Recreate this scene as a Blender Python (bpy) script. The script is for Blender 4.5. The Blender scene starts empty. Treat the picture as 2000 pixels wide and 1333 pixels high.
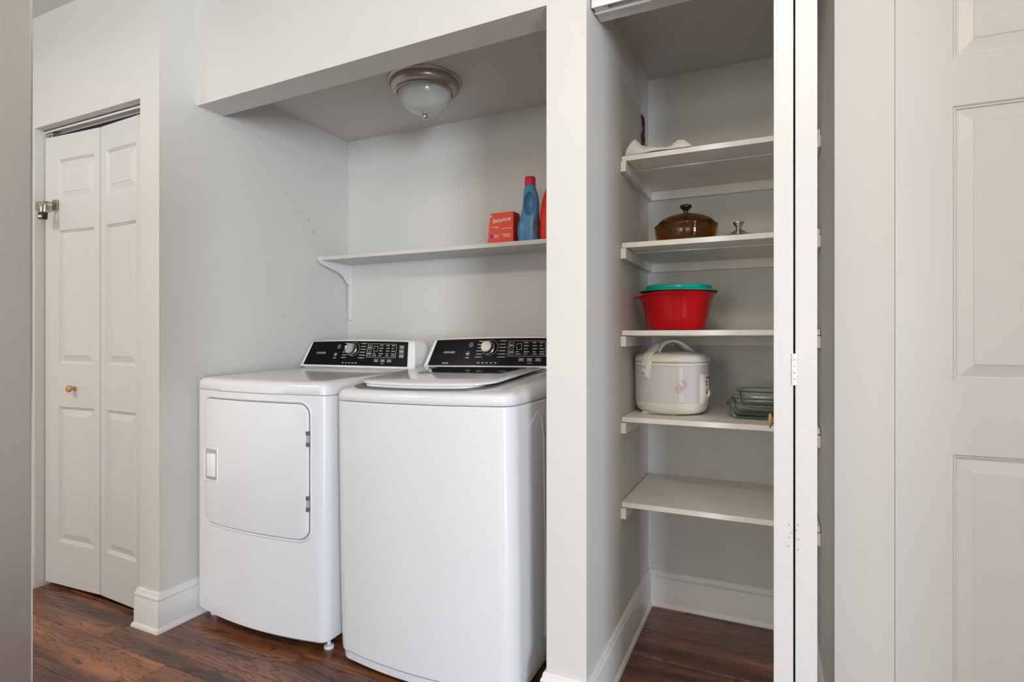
import bpy, bmesh, math, random
from mathutils import Vector, Matrix, noise
PI = math.pi
R = math.radians
random.seed(7)
sc = bpy.context.scene
col = sc.collection

# ---------------------------------------------------------------- camera, world, lights, exposure
cam_d = bpy.data.cameras.new('camera'); cam = bpy.data.objects.new('camera', cam_d); col.objects.link(cam)
cam_d.sensor_width = 36; cam_d.lens = 36*1093/2000
cam_d.shift_y = -0.00325; cam_d.clip_start = 0.02
cam.location = (0, 0, 1.15); cam.rotation_euler = (R(90), 0, R(24.94))
sc.camera = cam
w = bpy.data.worlds.new('world'); sc.world = w; w.use_nodes = True
w.node_tree.nodes['Background'].inputs[0].default_value = (0.80, 0.90, 1.0, 1)
w.node_tree.nodes['Background'].inputs[1].default_value = 1.0
sc.view_settings.view_transform = 'Standard'; sc.view_settings.look = 'None'
sc.view_settings.gamma = 1; sc.view_settings.use_curve_mapping = False
sc.view_settings.exposure = 0.0

def area(name, loc, target, sx, sy, power, color):
    d = bpy.data.lights.new(name, 'AREA'); d.shape = 'RECTANGLE'; d.size = sx; d.size_y = sy
    d.energy = power; d.color = color
    o = bpy.data.objects.new(name, d); col.objects.link(o); o.location = loc
    o.rotation_euler = (Vector(target)-Vector(loc)).to_track_quat('-Z', 'Y').to_euler()
    return o
# daylight from the rear-right window, two warm lamps, and added unseen fill lights
LIGHTS = [
 ('window_light_right', (4.45, -4.33, 1.22), (3.65, -3.33, 1.22), 1.5, 2.1, 403.4, (0.777, 0.869, 1.000)),
 ('window_light_left', (-1.6, -4.33, 1.4), (-1.6, 0, 1.4), 1.6, 1.6, 45.9, (1.000, 0.926, 0.710)),  # added fill from the rear left, out of view
 ('window_light_middle', (1.1, -4.33, 1.4), (1.1, 0, 1.4), 1.6, 1.6, 30.8, (1.000, 1.000, 0.997)),  # added fill from the rear middle, lifts the closet interior
 ('window_light_east', (5.53, -2.6, 1.22), (0, -2.6, 1.22), 1.8, 2.1, 69.3, (0.789, 0.925, 1.000)),  # added side fill for the walls that face right
 ('window_light_west', (-4.25, -2.6, 1.4), (0, -2.6, 1.4), 1.6, 1.5, 4.8, (1.000, 1.000, 1.000)),  # added weak fill from the west side, unseen
 ('ceiling_panel_left', (-1.2, -0.4, 2.57), (-1.2, -0.4, 0), 1.2, 1.2, 7.0, (1.000, 0.986, 0.914)),  # added soft overhead fill, no fixture stands there
 ('hall_ceiling_lamp', (-2.75, -0.1, 2.5), (-2.75, -0.1, 0), 0.35, 0.35, 24.2, (1.000, 0.888, 0.779)),
 ('kitchen_lamp', (0, 0, 2.38), None, 0.1, 0, 26.9, (1.000, 0.824, 0.623)),
]
for nm_, loc_, tg_, sx_, sy_, pw_, co_ in LIGHTS:
    if tg_: area(nm_, loc_, tg_, sx_, sy_, pw_, co_)
    else:
        pl = bpy.data.lights.new(nm_, 'POINT'); pl.energy = pw_; pl.color = co_; pl.shadow_soft_size = sx_
        plo = bpy.data.objects.new(nm_, pl); col.objects.link(plo); plo.location = loc_

# ---------------------------------------------------------------- materials
def mat(name, color, rough=0.5, metal=0.0, spec=0.5, var=0.0, vscale=6, bump=0.0, bscale=60, bstretch=(1,1,1), coat=0.0, trans=0.0, ior=1.45, alpha=1.0):
    m = bpy.data.materials.new(name); m.use_nodes = True
    nt = m.node_tree; b = nt.nodes['Principled BSDF']
    b.inputs['Base Color'].default_value = (*color, 1)
    b.inputs['Roughness'].default_value = rough; b.inputs['Metallic'].default_value = metal
    b.inputs['Specular IOR Level'].default_value = spec
    b.inputs['Coat Weight'].default_value = coat
    b.inputs['Transmission Weight'].default_value = trans; b.inputs['IOR'].default_value = ior
    tc = nt.nodes.new('ShaderNodeTexCoord')
    if var > 0:
        n = nt.nodes.new('ShaderNodeTexNoise'); n.inputs['Scale'].default_value = vscale; n.inputs['Detail'].default_value = 5
        nt.links.new(tc.outputs['Object'], n.inputs['Vector'])
        r = nt.nodes.new('ShaderNodeValToRGB')
        r.color_ramp.elements[0].position = 0.3; r.color_ramp.elements[1].position = 0.7
        r.color_ramp.elements[0].color = (*[c*(1-var) for c in color], 1)
        r.color_ramp.elements[1].color = (*[min(1, c*(1+var)) for c in color], 1)
        nt.links.new(n.outputs['Fac'], r.inputs['Fac']); nt.links.new(r.outputs['Color'], b.inputs['Base Color'])
    if bump > 0:
        mp = nt.nodes.new('ShaderNodeMapping'); mp.inputs['Scale'].default_value = bstretch
        n = nt.nodes.new('ShaderNodeTexNoise'); n.inputs['Scale'].default_value = bscale; n.inputs['Detail'].default_value = 4
        bp = nt.nodes.new('ShaderNodeBump'); bp.inputs['Strength'].default_value = bump; bp.inputs['Distance'].default_value = 0.002
        nt.links.new(tc.outputs['Object'], mp.inputs['Vector']); nt.links.new(mp.outputs['Vector'], n.inputs['Vector'])
        nt.links.new(n.outputs['Fac'], bp.inputs['Height']); nt.links.new(bp.outputs['Normal'], b.inputs['Normal'])
    return m

def scuffed_wall(name, color, marks=True):
    m = mat(name, color, 0.55, var=0.012, vscale=2.5, bump=0.10, bscale=180)
    return m
M = {}
M['wall'] = scuffed_wall('light_grey_paint', (0.645, 0.634, 0.604))
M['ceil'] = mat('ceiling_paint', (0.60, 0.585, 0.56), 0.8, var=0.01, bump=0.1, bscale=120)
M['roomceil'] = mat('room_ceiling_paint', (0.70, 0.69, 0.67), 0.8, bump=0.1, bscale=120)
M['trim'] = mat('white_trim_paint', (0.74, 0.738, 0.73), 0.32, var=0.02, vscale=8, bump=0.06, bscale=60)
M['door'] = mat('white_door_paint', (0.64, 0.64, 0.635), 0.35, var=0.008, vscale=5, bump=0.22, bscale=90, bstretch=(4, 4, 0.25))
M['door2'] = mat('aged_door_paint', (0.56, 0.552, 0.54), 0.38, var=0.01, vscale=5, bump=0.12, bscale=90, bstretch=(4, 4, 0.25))  # door paint darkened in colour to offset strong light on the leaf edges
M['shelf'] = mat('shelf_paint', (0.85, 0.825, 0.77), 0.45, var=0.035, vscale=9, bump=0.1, bscale=70, bstretch=(0.3, 3, 3))
M['greyshelf'] = mat('grey_shelf_paint', (0.62, 0.605, 0.57), 0.45, var=0.02, vscale=12, bump=0.1, bscale=70, bstretch=(0.3, 3, 3))
M['enamel'] = mat('white_enamel', (0.72, 0.728, 0.742), 0.16, spec=0.5, coat=0.25, var=0.006, vscale=3)
M['enamel_grey'] = mat('white_enamel_side', (0.74, 0.75, 0.77), 0.3, spec=0.5)
M['plastic_white'] = mat('white_plastic', (0.78, 0.78, 0.78), 0.25)
M['recess'] = mat('grey_plastic', (0.40, 0.40, 0.40), 0.4)
M['black'] = mat('black_panel', (0.003, 0.003, 0.004), 0.25, spec=0.12)
M['dark'] = mat('dark_gap', (0.03, 0.03, 0.03), 0.6)
M['mark'] = mat('light_print', (0.50, 0.50, 0.50), 0.5)
M['markblue'] = mat('blue_print', (0.18, 0.42, 0.62), 0.5)
M['chrome'] = mat('brushed_knob', (0.60, 0.58, 0.55), 0.25, metal=1)
M['nickel'] = mat('brushed_nickel', (0.46, 0.42, 0.37), 0.30, metal=1)
M['steel'] = mat('steel', (0.62, 0.60, 0.57), 0.2, metal=1)
M['hingegrey'] = mat('hinge_grey', (0.12, 0.12, 0.13), 0.4)
M['lidglass'] = mat('washer_window', (0.03, 0.035, 0.04), 0.05, spec=0.6)
M['frost'] = mat('frosted_glass', (0.50, 0.53, 0.48), 0.22, var=0.14, vscale=9, spec=0.5, coat=0.4)
M['red'] = mat('red_plastic', (0.50, 0.002, 0.006), 0.25, spec=0.4)
M['teal'] = mat('teal_plastic', (0.0, 0.36, 0.29), 0.28)
M['cream'] = mat('cream_plastic', (0.80, 0.76, 0.68), 0.3)
M['lavender'] = mat('lavender_grey_enamel', (0.68, 0.65, 0.66), 0.25)
M['pink'] = mat('pink_print', (0.72, 0.22, 0.15), 0.5)
M['green'] = mat('sage_print', (0.33, 0.40, 0.25), 0.5)
M['print'] = mat('black_print', (0.03, 0.03, 0.03), 0.5)
M['orange'] = mat('orange_card', (0.78, 0.055, 0.012), 0.4)
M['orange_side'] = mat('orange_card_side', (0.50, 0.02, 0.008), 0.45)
M['whiteprint'] = mat('white_print', (0.85, 0.82, 0.76), 0.5)
M['navy'] = mat('navy_print', (0.03, 0.04, 0.15), 0.5)
M['blue'] = mat('blue_plastic', (0.085, 0.25, 0.45), 0.28)
M['capred'] = mat('crimson_cap', (0.62, 0.02, 0.045), 0.35)
M['redjug'] = mat('scarlet_plastic', (0.80, 0.03, 0.008), 0.3)
M['bluelabel'] = mat('grey_blue_label', (0.10, 0.14, 0.20), 0.4, var=0.5, vscale=60)
M['amber'] = mat('amber_glass', (0.50, 0.28, 0.085), 0.03, trans=1.0, ior=1.40)
M['glass'] = mat('clear_glass', (0.86, 0.94, 0.90), 0.02, trans=1.0, ior=1.45)
M['knobblack'] = mat('black_knob', (0.012, 0.014, 0.014), 0.25)
M['cloth'] = mat('white_cloth', (0.82, 0.79, 0.76), 0.9, bump=0.3, bscale=300)
M['woodknob'] = mat('wood_knob', (0.55, 0.30, 0.13), 0.4, var=0.15, vscale=40)
M['rot'] = mat('torn_drywall', (0.055, 0.025, 0.015), 0.9, var=0.7, vscale=60, bump=0.8, bscale=90)
M['plaster'] = mat('exposed_plaster', (0.42, 0.36, 0.28), 0.9, var=0.3, vscale=80, bump=0.6, bscale=90)
M['scuff'] = mat('scuff_mark', (0.30, 0.28, 0.26), 0.7)
M['chip'] = mat('white_patch', (0.78, 0.77, 0.75), 0.6)
M['brass'] = mat('aged_brass', (0.40, 0.36, 0.24), 0.35, metal=1)

def stainless():
    m = mat('stainless', (0.70, 0.695, 0.685), 0.3, metal=1)
    nt = m.node_tree; b = nt.nodes['Principled BSDF']
    tc = nt.nodes.new('ShaderNodeTexCoord'); mp = nt.nodes.new('ShaderNodeMapping'); mp.inputs['Scale'].default_value = (420, 420, 9)
    n = nt.nodes.new('ShaderNodeTexNoise'); n.inputs['Scale'].default_value = 2.0; n.inputs['Detail'].default_value = 6
    r = nt.nodes.new('ShaderNodeMapRange'); r.inputs['To Min'].default_value = 0.22; r.inputs['To Max'].default_value = 0.50
    bp = nt.nodes.new('ShaderNodeBump'); bp.inputs['Strength'].default_value = 0.22; bp.inputs['Distance'].default_value = 0.0006
    nt.links.new(tc.outputs['Object'], mp.inputs[0]); nt.links.new(mp.outputs[0], n.inputs['Vector'])
    nt.links.new(n.outputs['Fac'], r.inputs['Value']); nt.links.new(r.outputs[0], b.inputs['Roughness'])
    nt.links.new(n.outputs['Fac'], bp.inputs['Height']); nt.links.new(bp.outputs[0], b.inputs['Normal'])
    return m
M['stainless'] = stainless()

def wood_floor():
    m = bpy.data.materials.new('hand_scraped_wood'); m.use_nodes = True
    nt = m.node_tree; b = nt.nodes['Principled BSDF']; L = nt.links.new
    tc = nt.nodes.new('ShaderNodeTexCoord'); oi = nt.nodes.new('ShaderNodeObjectInfo')
    off = nt.nodes.new('ShaderNodeVectorMath'); off.operation = 'SCALE'
    cx = nt.nodes.new('ShaderNodeCombineXYZ')
    for i, k in enumerate((37.0, 91.0, 53.0)):
        mu = nt.nodes.new('ShaderNodeMath'); mu.operation = 'MULTIPLY'; mu.inputs[1].default_value = k
        L(oi.outputs['Random'], mu.inputs[0]); L(mu.outputs[0], cx.inputs[i])
    ad = nt.nodes.new('ShaderNodeVectorMath'); ad.operation = 'ADD'
    L(tc.outputs['Object'], ad.inputs[0]); L(cx.outputs[0], ad.inputs[1])
    mp = nt.nodes.new('ShaderNodeMapping'); mp.inputs['Scale'].default_value = (1.1, 8.5, 1)
    L(ad.outputs[0], mp.inputs[0])
    n0 = nt.nodes.new('ShaderNodeTexNoise'); n0.inputs['Scale'].default_value = 1.2; n0.inputs['Detail'].default_value = 3.5; n0.inputs['Distortion'].default_value = 0.7
    L(mp.outputs[0], n0.inputs['Vector'])
    # growth ring contour lines
    mu = nt.nodes.new('ShaderNodeMath'); mu.operation = 'MULTIPLY'; mu.inputs[1].default_value = 30
    fr = nt.nodes.new('ShaderNodeMath'); fr.operation = 'PINGPONG'; fr.inputs[1].default_value = 1
    L(n0.outputs['Fac'], mu.inputs[0]); L(mu.outputs[0], fr.inputs[0])
    rr = nt.nodes.new('ShaderNodeValToRGB')
    rr.color_ramp.elements[0].position = 0.0; rr.color_ramp.elements[0].color = (0.10, 0.09, 0.09, 1)
    rr.color_ramp.elements[1].position = 0.30; rr.color_ramp.elements[1].color = (1, 1, 1, 1)
    L(fr.outputs[0], rr.inputs[0])
    # fine fibre
    mp2 = nt.nodes.new('ShaderNodeMapping'); mp2.inputs['Scale'].default_value = (6, 110, 1); L(ad.outputs[0], mp2.inputs[0])
    n2 = nt.nodes.new('ShaderNodeTexNoise'); n2.inputs['Scale'].default_value = 1; n2.inputs['Detail'].default_value = 5; L(mp2.outputs[0], n2.inputs['Vector'])
    # broad tone
    n3 = nt.nodes.new('ShaderNodeTexNoise'); n3.inputs['Scale'].default_value = 1.6; n3.inputs['Detail'].default_value = 7; n3.inputs['Distortion'].default_value = 0.4; L(mp.outputs[0], n3.inputs['Vector'])
    cr = nt.nodes.new('ShaderNodeValToRGB'); e = cr.color_ramp.elements
    e[0].position = 0.30; e[0].color = (0.045, 0.012, 0.005, 1)
    e[1].position = 0.72; e[1].color = (0.34, 0.135, 0.060, 1)
    k = e.new(0.5); k.color = (0.19, 0.068, 0.030, 1)
    L(n3.outputs['Fac'], cr.inputs[0])
    mx = nt.nodes.new('ShaderNodeMix'); mx.data_type = 'RGBA'; mx.blend_type = 'MULTIPLY'; mx.inputs[0].default_value = 0.85
    L(cr.outputs[0], mx.inputs[6]); L(rr.outputs[0], mx.inputs[7])
    mr = nt.nodes.new('ShaderNodeMapRange'); mr.inputs['To Min'].default_value = 0.55; mr.inputs['To Max'].default_value = 1.35
    L(n2.outputs['Fac'], mr.inputs['Value'])
    mx2 = nt.nodes.new('ShaderNodeMix'); mx2.data_type = 'RGBA'; mx2.blend_type = 'MULTIPLY'; mx2.inputs[0].default_value = 1
    L(mx.outputs[2], mx2.inputs[6]); L(mr.outputs[0], mx2.inputs[7])
    mr2 = nt.nodes.new('ShaderNodeMapRange'); mr2.inputs['To Min'].default_value = 0.75; mr2.inputs['To Max'].default_value = 1.3
    L(oi.outputs['Random'], mr2.inputs['Value'])
    mx3 = nt.nodes.new('ShaderNodeMix'); mx3.data_type = 'RGBA'; mx3.blend_type = 'MULTIPLY'; mx3.inputs[0].default_value = 1
    L(mx2.outputs[2], mx3.inputs[6]); L(mr2.outputs[0], mx3.inputs[7]); L(mx3.outputs[2], b.inputs['Base Color'])
    b.inputs['Roughness'].default_value = 0.30; b.inputs['Specular IOR Level'].default_value = 0.5; b.inputs['Coat Weight'].default_value = 0.22; b.inputs['Coat Roughness'].default_value = 0.2
    bp = nt.nodes.new('ShaderNodeBump'); bp.inputs['Strength'].default_value = 0.55; bp.inputs['Distance'].default_value = 0.006
    am = nt.nodes.new('ShaderNodeMath'); am.operation = 'ADD'
    L(n3.outputs['Fac'], am.inputs[0]); m4 = nt.nodes.new('ShaderNodeMath'); m4.operation = 'MULTIPLY'; m4.inputs[1].default_value = 0.25
    L(rr.outputs[0], m4.inputs[0]); L(m4.outputs[0], am.inputs[1]); L(am.outputs[0], bp.inputs['Height']); L(bp.outputs[0], b.inputs['Normal'])
    return m
M['wood'] = wood_floor()

# ---------------------------------------------------------------- mesh helpers
def mkobj(name, bm, m, parent=None, smooth=False, loc=None, rot=None):
    bmesh.ops.recalc_face_normals(bm, faces=bm.faces)
    me = bpy.data.meshes.new(name); bm.to_mesh(me); bm.free()
    me.materials.append(M[m] if isinstance(m, str) else m)
    if smooth:
        me.polygons.foreach_set('use_smooth', [True]*len(me.polygons))
        try: me.set_sharp_from_angle(angle=R(38 if smooth is True else smooth))
        except Exception: pass
    o = bpy.data.objects.new(name, me); col.objects.link(o)
    if parent: o.parent = parent
    if loc: o.location = loc
    if rot: o.rotation_euler = rot
    return o
def empty(name, loc=(0,0,0), rot=(0,0,0)):
    o = bpy.data.objects.new(name, None); col.objects.link(o); o.location = loc; o.rotation_euler = rot
    o.empty_display_size = 0.05; return o
def tag(o, label, cat, group=None):
    o['label'] = label; o['category'] = cat
    if group: o['group'] = group
    return o
def struct(o, label=None):
    o['kind'] = 'structure'
    if label: o['label'] = label
    return o
def box(bm, x0, x1, y0, y1, z0, z1, bev=0.0, seg=2):
    r = bmesh.ops.create_cube(bm, size=1)
    for v in r['verts']:
        v.co = Vector(((x0+x1)/2+v.co.x*(x1-x0), (y0+y1)/2+v.co.y*(y1-y0), (z0+z1)/2+v.co.z*(z1-z0)))
    if bev > 0:
        es = set(e for v in r['verts'] for e in v.link_edges)
        bmesh.ops.bevel(bm, geom=list(es), offset=bev, segments=seg, affect='EDGES', profile=0.5)
    return bm
def B(*a, **k): return box(bmesh.new(), *a, **k)
def hexa(bm, pts):
    """8 points: bottom 4 (ccw), top 4"""
    v = [bm.verts.new(p) for p in pts]
    for f in ((3,2,1,0),(4,5,6,7),(0,1,5,4),(1,2,6,5),(2,3,7,6),(3,0,4,7)): bm.faces.new([v[i] for i in f])
    return bm
def loft(bm, rings, cap0=True, cap1=True, closed=True):
    vr = [[bm.verts.new(p) for p in ring] for ring in rings]
    n = len(vr[0])
    for a, b in zip(vr[:-1], vr[1:]):
        for i in range(n if closed else n-1):
            j = (i+1) % n
            bm.faces.new((a[i], a[j], b[j], b[i]))
    if cap0: bm.faces.new(list(reversed(vr[0])))
    if cap1: bm.faces.new(vr[-1])
    return bm
def lathe(bm, prof, n=48, cx=0, cy=0, cz=0, cap=True, sx=1, sy=1):
    rings = [[(cx+r*sx*math.cos(2*PI*i/n), cy+r*sy*math.sin(2*PI*i/n), cz+z) for i in range(n)] for r, z in prof]
    return loft(bm, rings, cap, cap)
def tube(bm, pts, r, n=10, rx=None):
    pts = [Vector(p) for p in pts]; rings = []
    up = Vector((0, 0, 1)); last = None
    for i, p in enumerate(pts):
        t = (pts[min(i+1, len(pts)-1)]-pts[max(i-1, 0)]).normalized()
        a = last - t*last.dot(t) if last is not None else t.cross(up if abs(t.z) < .95 else Vector((1, 0, 0)))
        a.normalize(); last = a; b = t.cross(a)
        rr = r[i] if isinstance(r, (list, tuple)) else r
        ra = rx if rx else rr
        rings.append([p + a*ra*math.cos(2*PI*k/n) + b*rr*math.sin(2*PI*k/n) for k in range(n)])
    return loft(bm, rings)
def cyl_between(bm, a, b, r, n=16): return tube(bm, [a, b], r, n)
def text_mesh(txt, size, m, parent, name='lettering', shear=0, loc=(0,0,0), rot=(0,0,0), ext=0.0003, bold=0, sx=1, space=1.0):
    c = bpy.data.curves.new(name, 'FONT'); c.body = txt; c.size = size; c.extrude = ext; c.shear = shear; c.offset = bold
    c.align_x = 'CENTER'; c.align_y = 'CENTER'; c.space_character = space
    t = bpy.data.objects.new(name+'_tmp', c); col.objects.link(t)
    dg = bpy.context.evaluated_depsgraph_get(); dg.update()
    me = bpy.data.meshes.new_from_object(t.evaluated_get(dg))
    bpy.data.objects.remove(t); bpy.data.curves.remove(c)
    me.materials.clear(); me.materials.append(M[m])
    o = bpy.data.objects.new(name, me); col.objects.link(o); o.parent = parent; o.location = loc; o.rotation_euler = rot; o.scale = (sx, 1, 1)
    return o

# ---------------------------------------------------------------- measured plan (metres, camera over the origin)
XL = -2.175            # alcove left wall
YF = 1.403             # face of the wall with the left folding door
YH = 1.561             # face of header and pillar
XP0, XP1 = -0.612, -0.488  # pillar
XR0, XR1 = 0.137, 0.259    # strip right of the closet
YB = 2.48; YC = 2.452
ZC = 2.616
FX0, FX1, FY0 = -4.3, 5.6, -4.4

# floor: sub floor with planks
fl = mkobj('floor', B(FX0, FX1, FY0, YB+0.12, -0.06, -0.012), 'dark'); struct(fl, 'dark brown hand-scraped wood plank floor')
PW = 0.19
pmesh = {}
def plank_mesh(Ln):
    if Ln in pmesh: return pmesh[Ln]
    bm = B(-Ln/2+.0006, Ln/2-.0006, -PW/2+.0006, PW/2-.0006, -0.012, 0.0)
    top = [e for e in bm.edges if all(v.co.z > -0.001 for v in e.verts)]
    bmesh.ops.bevel(bm, geom=top, offset=0.0022, segments=1, affect='EDGES')
    bmesh.ops.recalc_face_normals(bm, faces=bm.faces)
    me = bpy.data.meshes.new('plank'); bm.to_mesh(me); bm.free(); me.materials.append(M['wood']); pmesh[Ln] = me; return me
far = bmesh.new()
row = 0; y = 2.222+PW*1.5
while y > FY0+PW/2:
    x = FX0 + [0, .42, .83, .21, .64][row % 5] - 0.9
    while x < FX1:
        a, b_ = max(x, FX0), min(x+1.22, FX1)
        L_ = round(b_-a, 3)
        if L_ > 0.05 and (y < -1.3 or a > 2.6):
            box(far, a, b_, y-PW/2+.0006, y+PW/2-.0006, -.012, 0)
        elif L_ > 0.05:
            o = bpy.data.objects.new('plank', plank_mesh(L_)); col.objects.link(o); o.parent = fl
            o.location = ((a+b_)/2, y, 0)
        x += 1.22
    y -= PW; row += 1

fo = mkobj('plank', far, 'wood', fl); fo['kind'] = 'stuff'
# walls
def wall(name, *a, m='wall', label=None, parts=None):
    bm = bmesh.new(); box(bm, *a)
    for p in (parts or []): box(bm, *p)
    return struct(mkobj(name, bm, m), label)
DX0, DX1, DZ = -3.066, -2.2935, 2.109
wall('wall_left', DX1, XL, YF, YB+.12, -.012, ZC, parts=[(FX0, DX0, YF, YF+.12, -.012, ZC), (DX0, DX1, YF, YF+.12, DZ, ZC), (DX0-.12, DX0, YF+.12, 2.3, -.012, ZC)])
wall('wall_behind_folding_door', DX0-.3, DX1, 2.2, 2.3, -.012, ZC)
wall('wall_back', XL, XP0, YB, YB+.12, -.012, ZC)
wall('wall_pillar', XP0, XP1, YH, YB+.12, -.012, ZC)
wall('wall_closet_back', XP1, XR0, YC, YC+.148, -.012, ZC)
bm = bmesh.new()
hexa(bm, [(XL, YH, 2.117), (XP0, YH, 2.145), (XP0, YH+.12, 2.145), (XL, YH+.12, 2.117), (XL, YH, ZC), (XP0, YH, ZC), (XP0, YH+.12, ZC), (XL, YH+.12, ZC)])
struct(mkobj('wall_header', bm, 'wall'))
wall('wall_closet_header', XP1, XR0, YH, YH+.138, 2.153, ZC)
wall('wall_right', XR0, XR1, YH, YB+.12, -.012, ZC, parts=[(XR1, 1.035, YH, YH+.12, 2.07, ZC), (1.035, FX1, YH, YH+.12, -.012, ZC)])
wall('wall_behind_door', XR1, 1.035, YH+.40, YH+.45, -.012, ZC)
wall('wall_east', FX1, FX1+.1, FY0, -3.5, -.012, ZC, parts=[(FX1, FX1+.1, -1.7, YH+.12, -.012, ZC), (FX1, FX1+.1, -3.5, -1.7, -.012, .15), (FX1, FX1+.1, -3.5, -1.7, 2.28, ZC)])
bm = bmesh.new()
for q in ((FX1-.03, FX1, -3.57, -3.5, .08, 2.35), (FX1-.03, FX1, -1.7, -1.63, .08, 2.35), (FX1-.03, FX1, -3.5, -1.7, 2.28, 2.35), (FX1-.05, FX1, -3.5, -1.7, .09, .15)): box(bm, *q)
struct(mkobj('window_4', bm, 'trim'))
wall('wall_return', 1.25, 1.37, .05, YH, -.012, ZC)
bm = bmesh.new()
for q in ((FX0, FX0+.03, -3.47, -3.4, .58, 2.22), (FX0, FX0+.03, -1.8, -1.73, .58, 2.22), (FX0, FX0+.03, -3.4, -1.8, 2.15, 2.22), (FX0, FX0+.05, -3.4, -1.8, .58, .65)): box(bm, *q)
struct(mkobj('window_5', bm, 'trim'))
wall('wall_west', FX0-.1, FX0, FY0, -3.4, -.012, ZC, parts=[(FX0-.1, FX0, -1.8, YF+.12, -.012, ZC), (FX0-.1, FX0, -3.4, -1.8, -.012, .65), (FX0-.1, FX0, -3.4, -1.8, 2.15, ZC)])
# wall behind the camera with two window openings
WZ0, WZ1 = 0.15, 2.28
wins = [(-2.4, -0.8), (0.3, 1.9), (3.7, 5.2)]
bm = bmesh.new()
xs = [FX0, -2.4, -0.8, 0.3, 1.9, 3.7, 5.2, FX1]
for i in range(7):
    if i in (1, 3, 5):
        box(bm, xs[i], xs[i+1], FY0-.12, FY0, -.012, WZ0); box(bm, xs[i], xs[i+1], FY0-.12, FY0, WZ1, ZC)
    else: box(bm, xs[i], xs[i+1], FY0-.12, FY0, -.012, ZC)
struct(mkobj('wall_rear', bm, 'wall'))
for n_, (a, b_) in enumerate(wins):
    bm = bmesh.new()
    for q in ((a-.07, a, FY0-.02, FY0+.02, WZ0-.07, WZ1+.07), (b_, b_+.07, FY0-.02, FY0+.02, WZ0-.07, WZ1+.07), (a, b_, FY0-.02, FY0+.02, WZ1, WZ1+.07), (a, b_, FY0-.02, FY0+.05, WZ0-.05, WZ0)): box(bm, *q)
    struct(mkobj('window_%d' % (n_+1), bm, 'trim'))
# ceilings
bm = bmesh.new(); box(bm, FX0, FX1, FY0, YB+.12, ZC, ZC+.08)
struct(mkobj('ceiling', bm, 'roomceil'))
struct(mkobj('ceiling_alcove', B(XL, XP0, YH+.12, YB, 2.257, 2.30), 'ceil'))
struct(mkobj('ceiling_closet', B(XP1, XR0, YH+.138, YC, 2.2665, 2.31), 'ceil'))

# baseboards: profile swept along a plan path, outward = right-hand side
PROF = [(0, 0), (.0235, 0), (.0235, .006), (.020, .014), (.0155, .018), (.0150, .105), (.0135, .110), (.0128, .117), (.0148, .121), (.0148, .126), (.0100, .134), (.0085, .143), (.0050, .147), (0, .147)]
def sweep_base(name, path, hs=1.0, label=None):
    bm = bmesh.new(); n = len(path); rings = []
    for i, p in enumerate(path):
        p = Vector(p)
        d0 = (p-Vector(path[i-1])).normalized() if i > 0 else None
        d1 = (Vector(path[i+1])-p).normalized() if i < n-1 else None
        n0 = Vector((d0.y, -d0.x)) if d0 else None; n1 = Vector((d1.y, -d1.x)) if d1 else None
        if n0 is None: nn = n1
        elif n1 is None: nn = n0
        else:
            nn = (n0+n1); nn = nn/ (nn.dot(n0))
        rings.append([(p.x+nn.x*o_, p.y+nn.y*o_, z*hs) for o_, z in PROF])
    loft(bm, rings)
    return struct(mkobj(name, bm, 'trim', smooth=25), label)
sweep_base('baseboard_left', [(DX1, YF+.028), (DX1, YF), (XL, YF), (XL, YB), (XP0, YB), (XP0, YH), (XP1, YH), (XP1, YC), (XR0, YC), (XR0, YH), (XR1-.003, YH)], 1.04)
sweep_base('baseboard_west', [(FX0, FY0), (FX0, YF), (DX0-.003, YF)], 1.04)

# ---------------------------------------------------------------- panelled doors
RINGS = [(0, 0), (.003, .0045), (.006, .0045), (.008, .0090), (.013, .0098), (.038, .0030), (.040, .0012)]
def rings_panel(name, x0, x1, z0, z1, parent, m='door'):
    bm = bmesh.new(); rr = []
    s = min(1.0, (x1-x0)/0.22)
    for ins, dep in RINGS:
        i = ins*s
        rr.append([(x0+i, dep, z0+i), (x1-i, dep, z0+i), (x1-i, dep, z1-i), (x0+i, dep, z1-i)])
    vr = [[bm.verts.new(p) for p in ring] for ring in rr]
    for a, b in zip(vr[:-1], vr[1:]):
        for k in range(4): bm.faces.new((a[k], a[(k+1) % 4], b[(k+1) % 4], b[k]))
    bm.faces.new(vr[-1])
    bk = [bm.verts.new((x, .02, z)) for x, _, z in rr[0]]
    for k in range(4): bm.faces.new((vr[0][k], vr[0][(k+1) % 4], bk[(k+1) % 4], bk[k]))
    bm.faces.new(bk)
    return mkobj(name, bm, m, parent)
def leaf(name, W, H, T, cols, rows, parent=None, loc=None, rot=None, both=False):
    """stiles and rails of a leaf, x 0..W, front face at y=0 (facing -y), back at y=T"""
    bm = bmesh.new()
    xs = sorted({0, W} | {c for p in cols for c in p}); zs = sorted({0, H} | {c for p in rows for c in p})
    def inp(xa, za):
        return any(a <= xa < b for a, b in cols) and any(a <= za < b for a, b in rows)
    for i in range(len(xs)-1):
        for k in range(len(zs)-1):
            if inp(xs[i], zs[k]): continue
            box(bm, xs[i], xs[i+1], 0, T, zs[k], zs[k+1])
    bmesh.ops.remove_doubles(bm, verts=bm.verts, dist=1e-5)
    seen = {}
    for f in list(bm.faces):
        k = tuple(round(c, 4) for c in f.calc_center_median())
        if k in seen: bm.faces.remove(f); 
        else: seen[k] = f
    # remove interior faces (the twin of every duplicate)
    o = mkobj(name, bm, 'door', parent, loc=loc, rot=rot)
    for a, b in cols:
        for c, d in rows:
            p = rings_panel('panel', a, b, c, d, o)
            if both:
                q = rings_panel('panel', a, b, c, d, o)
                q.location = (0, T, 0); q.scale = (1, -1, 1)
    return o
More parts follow.
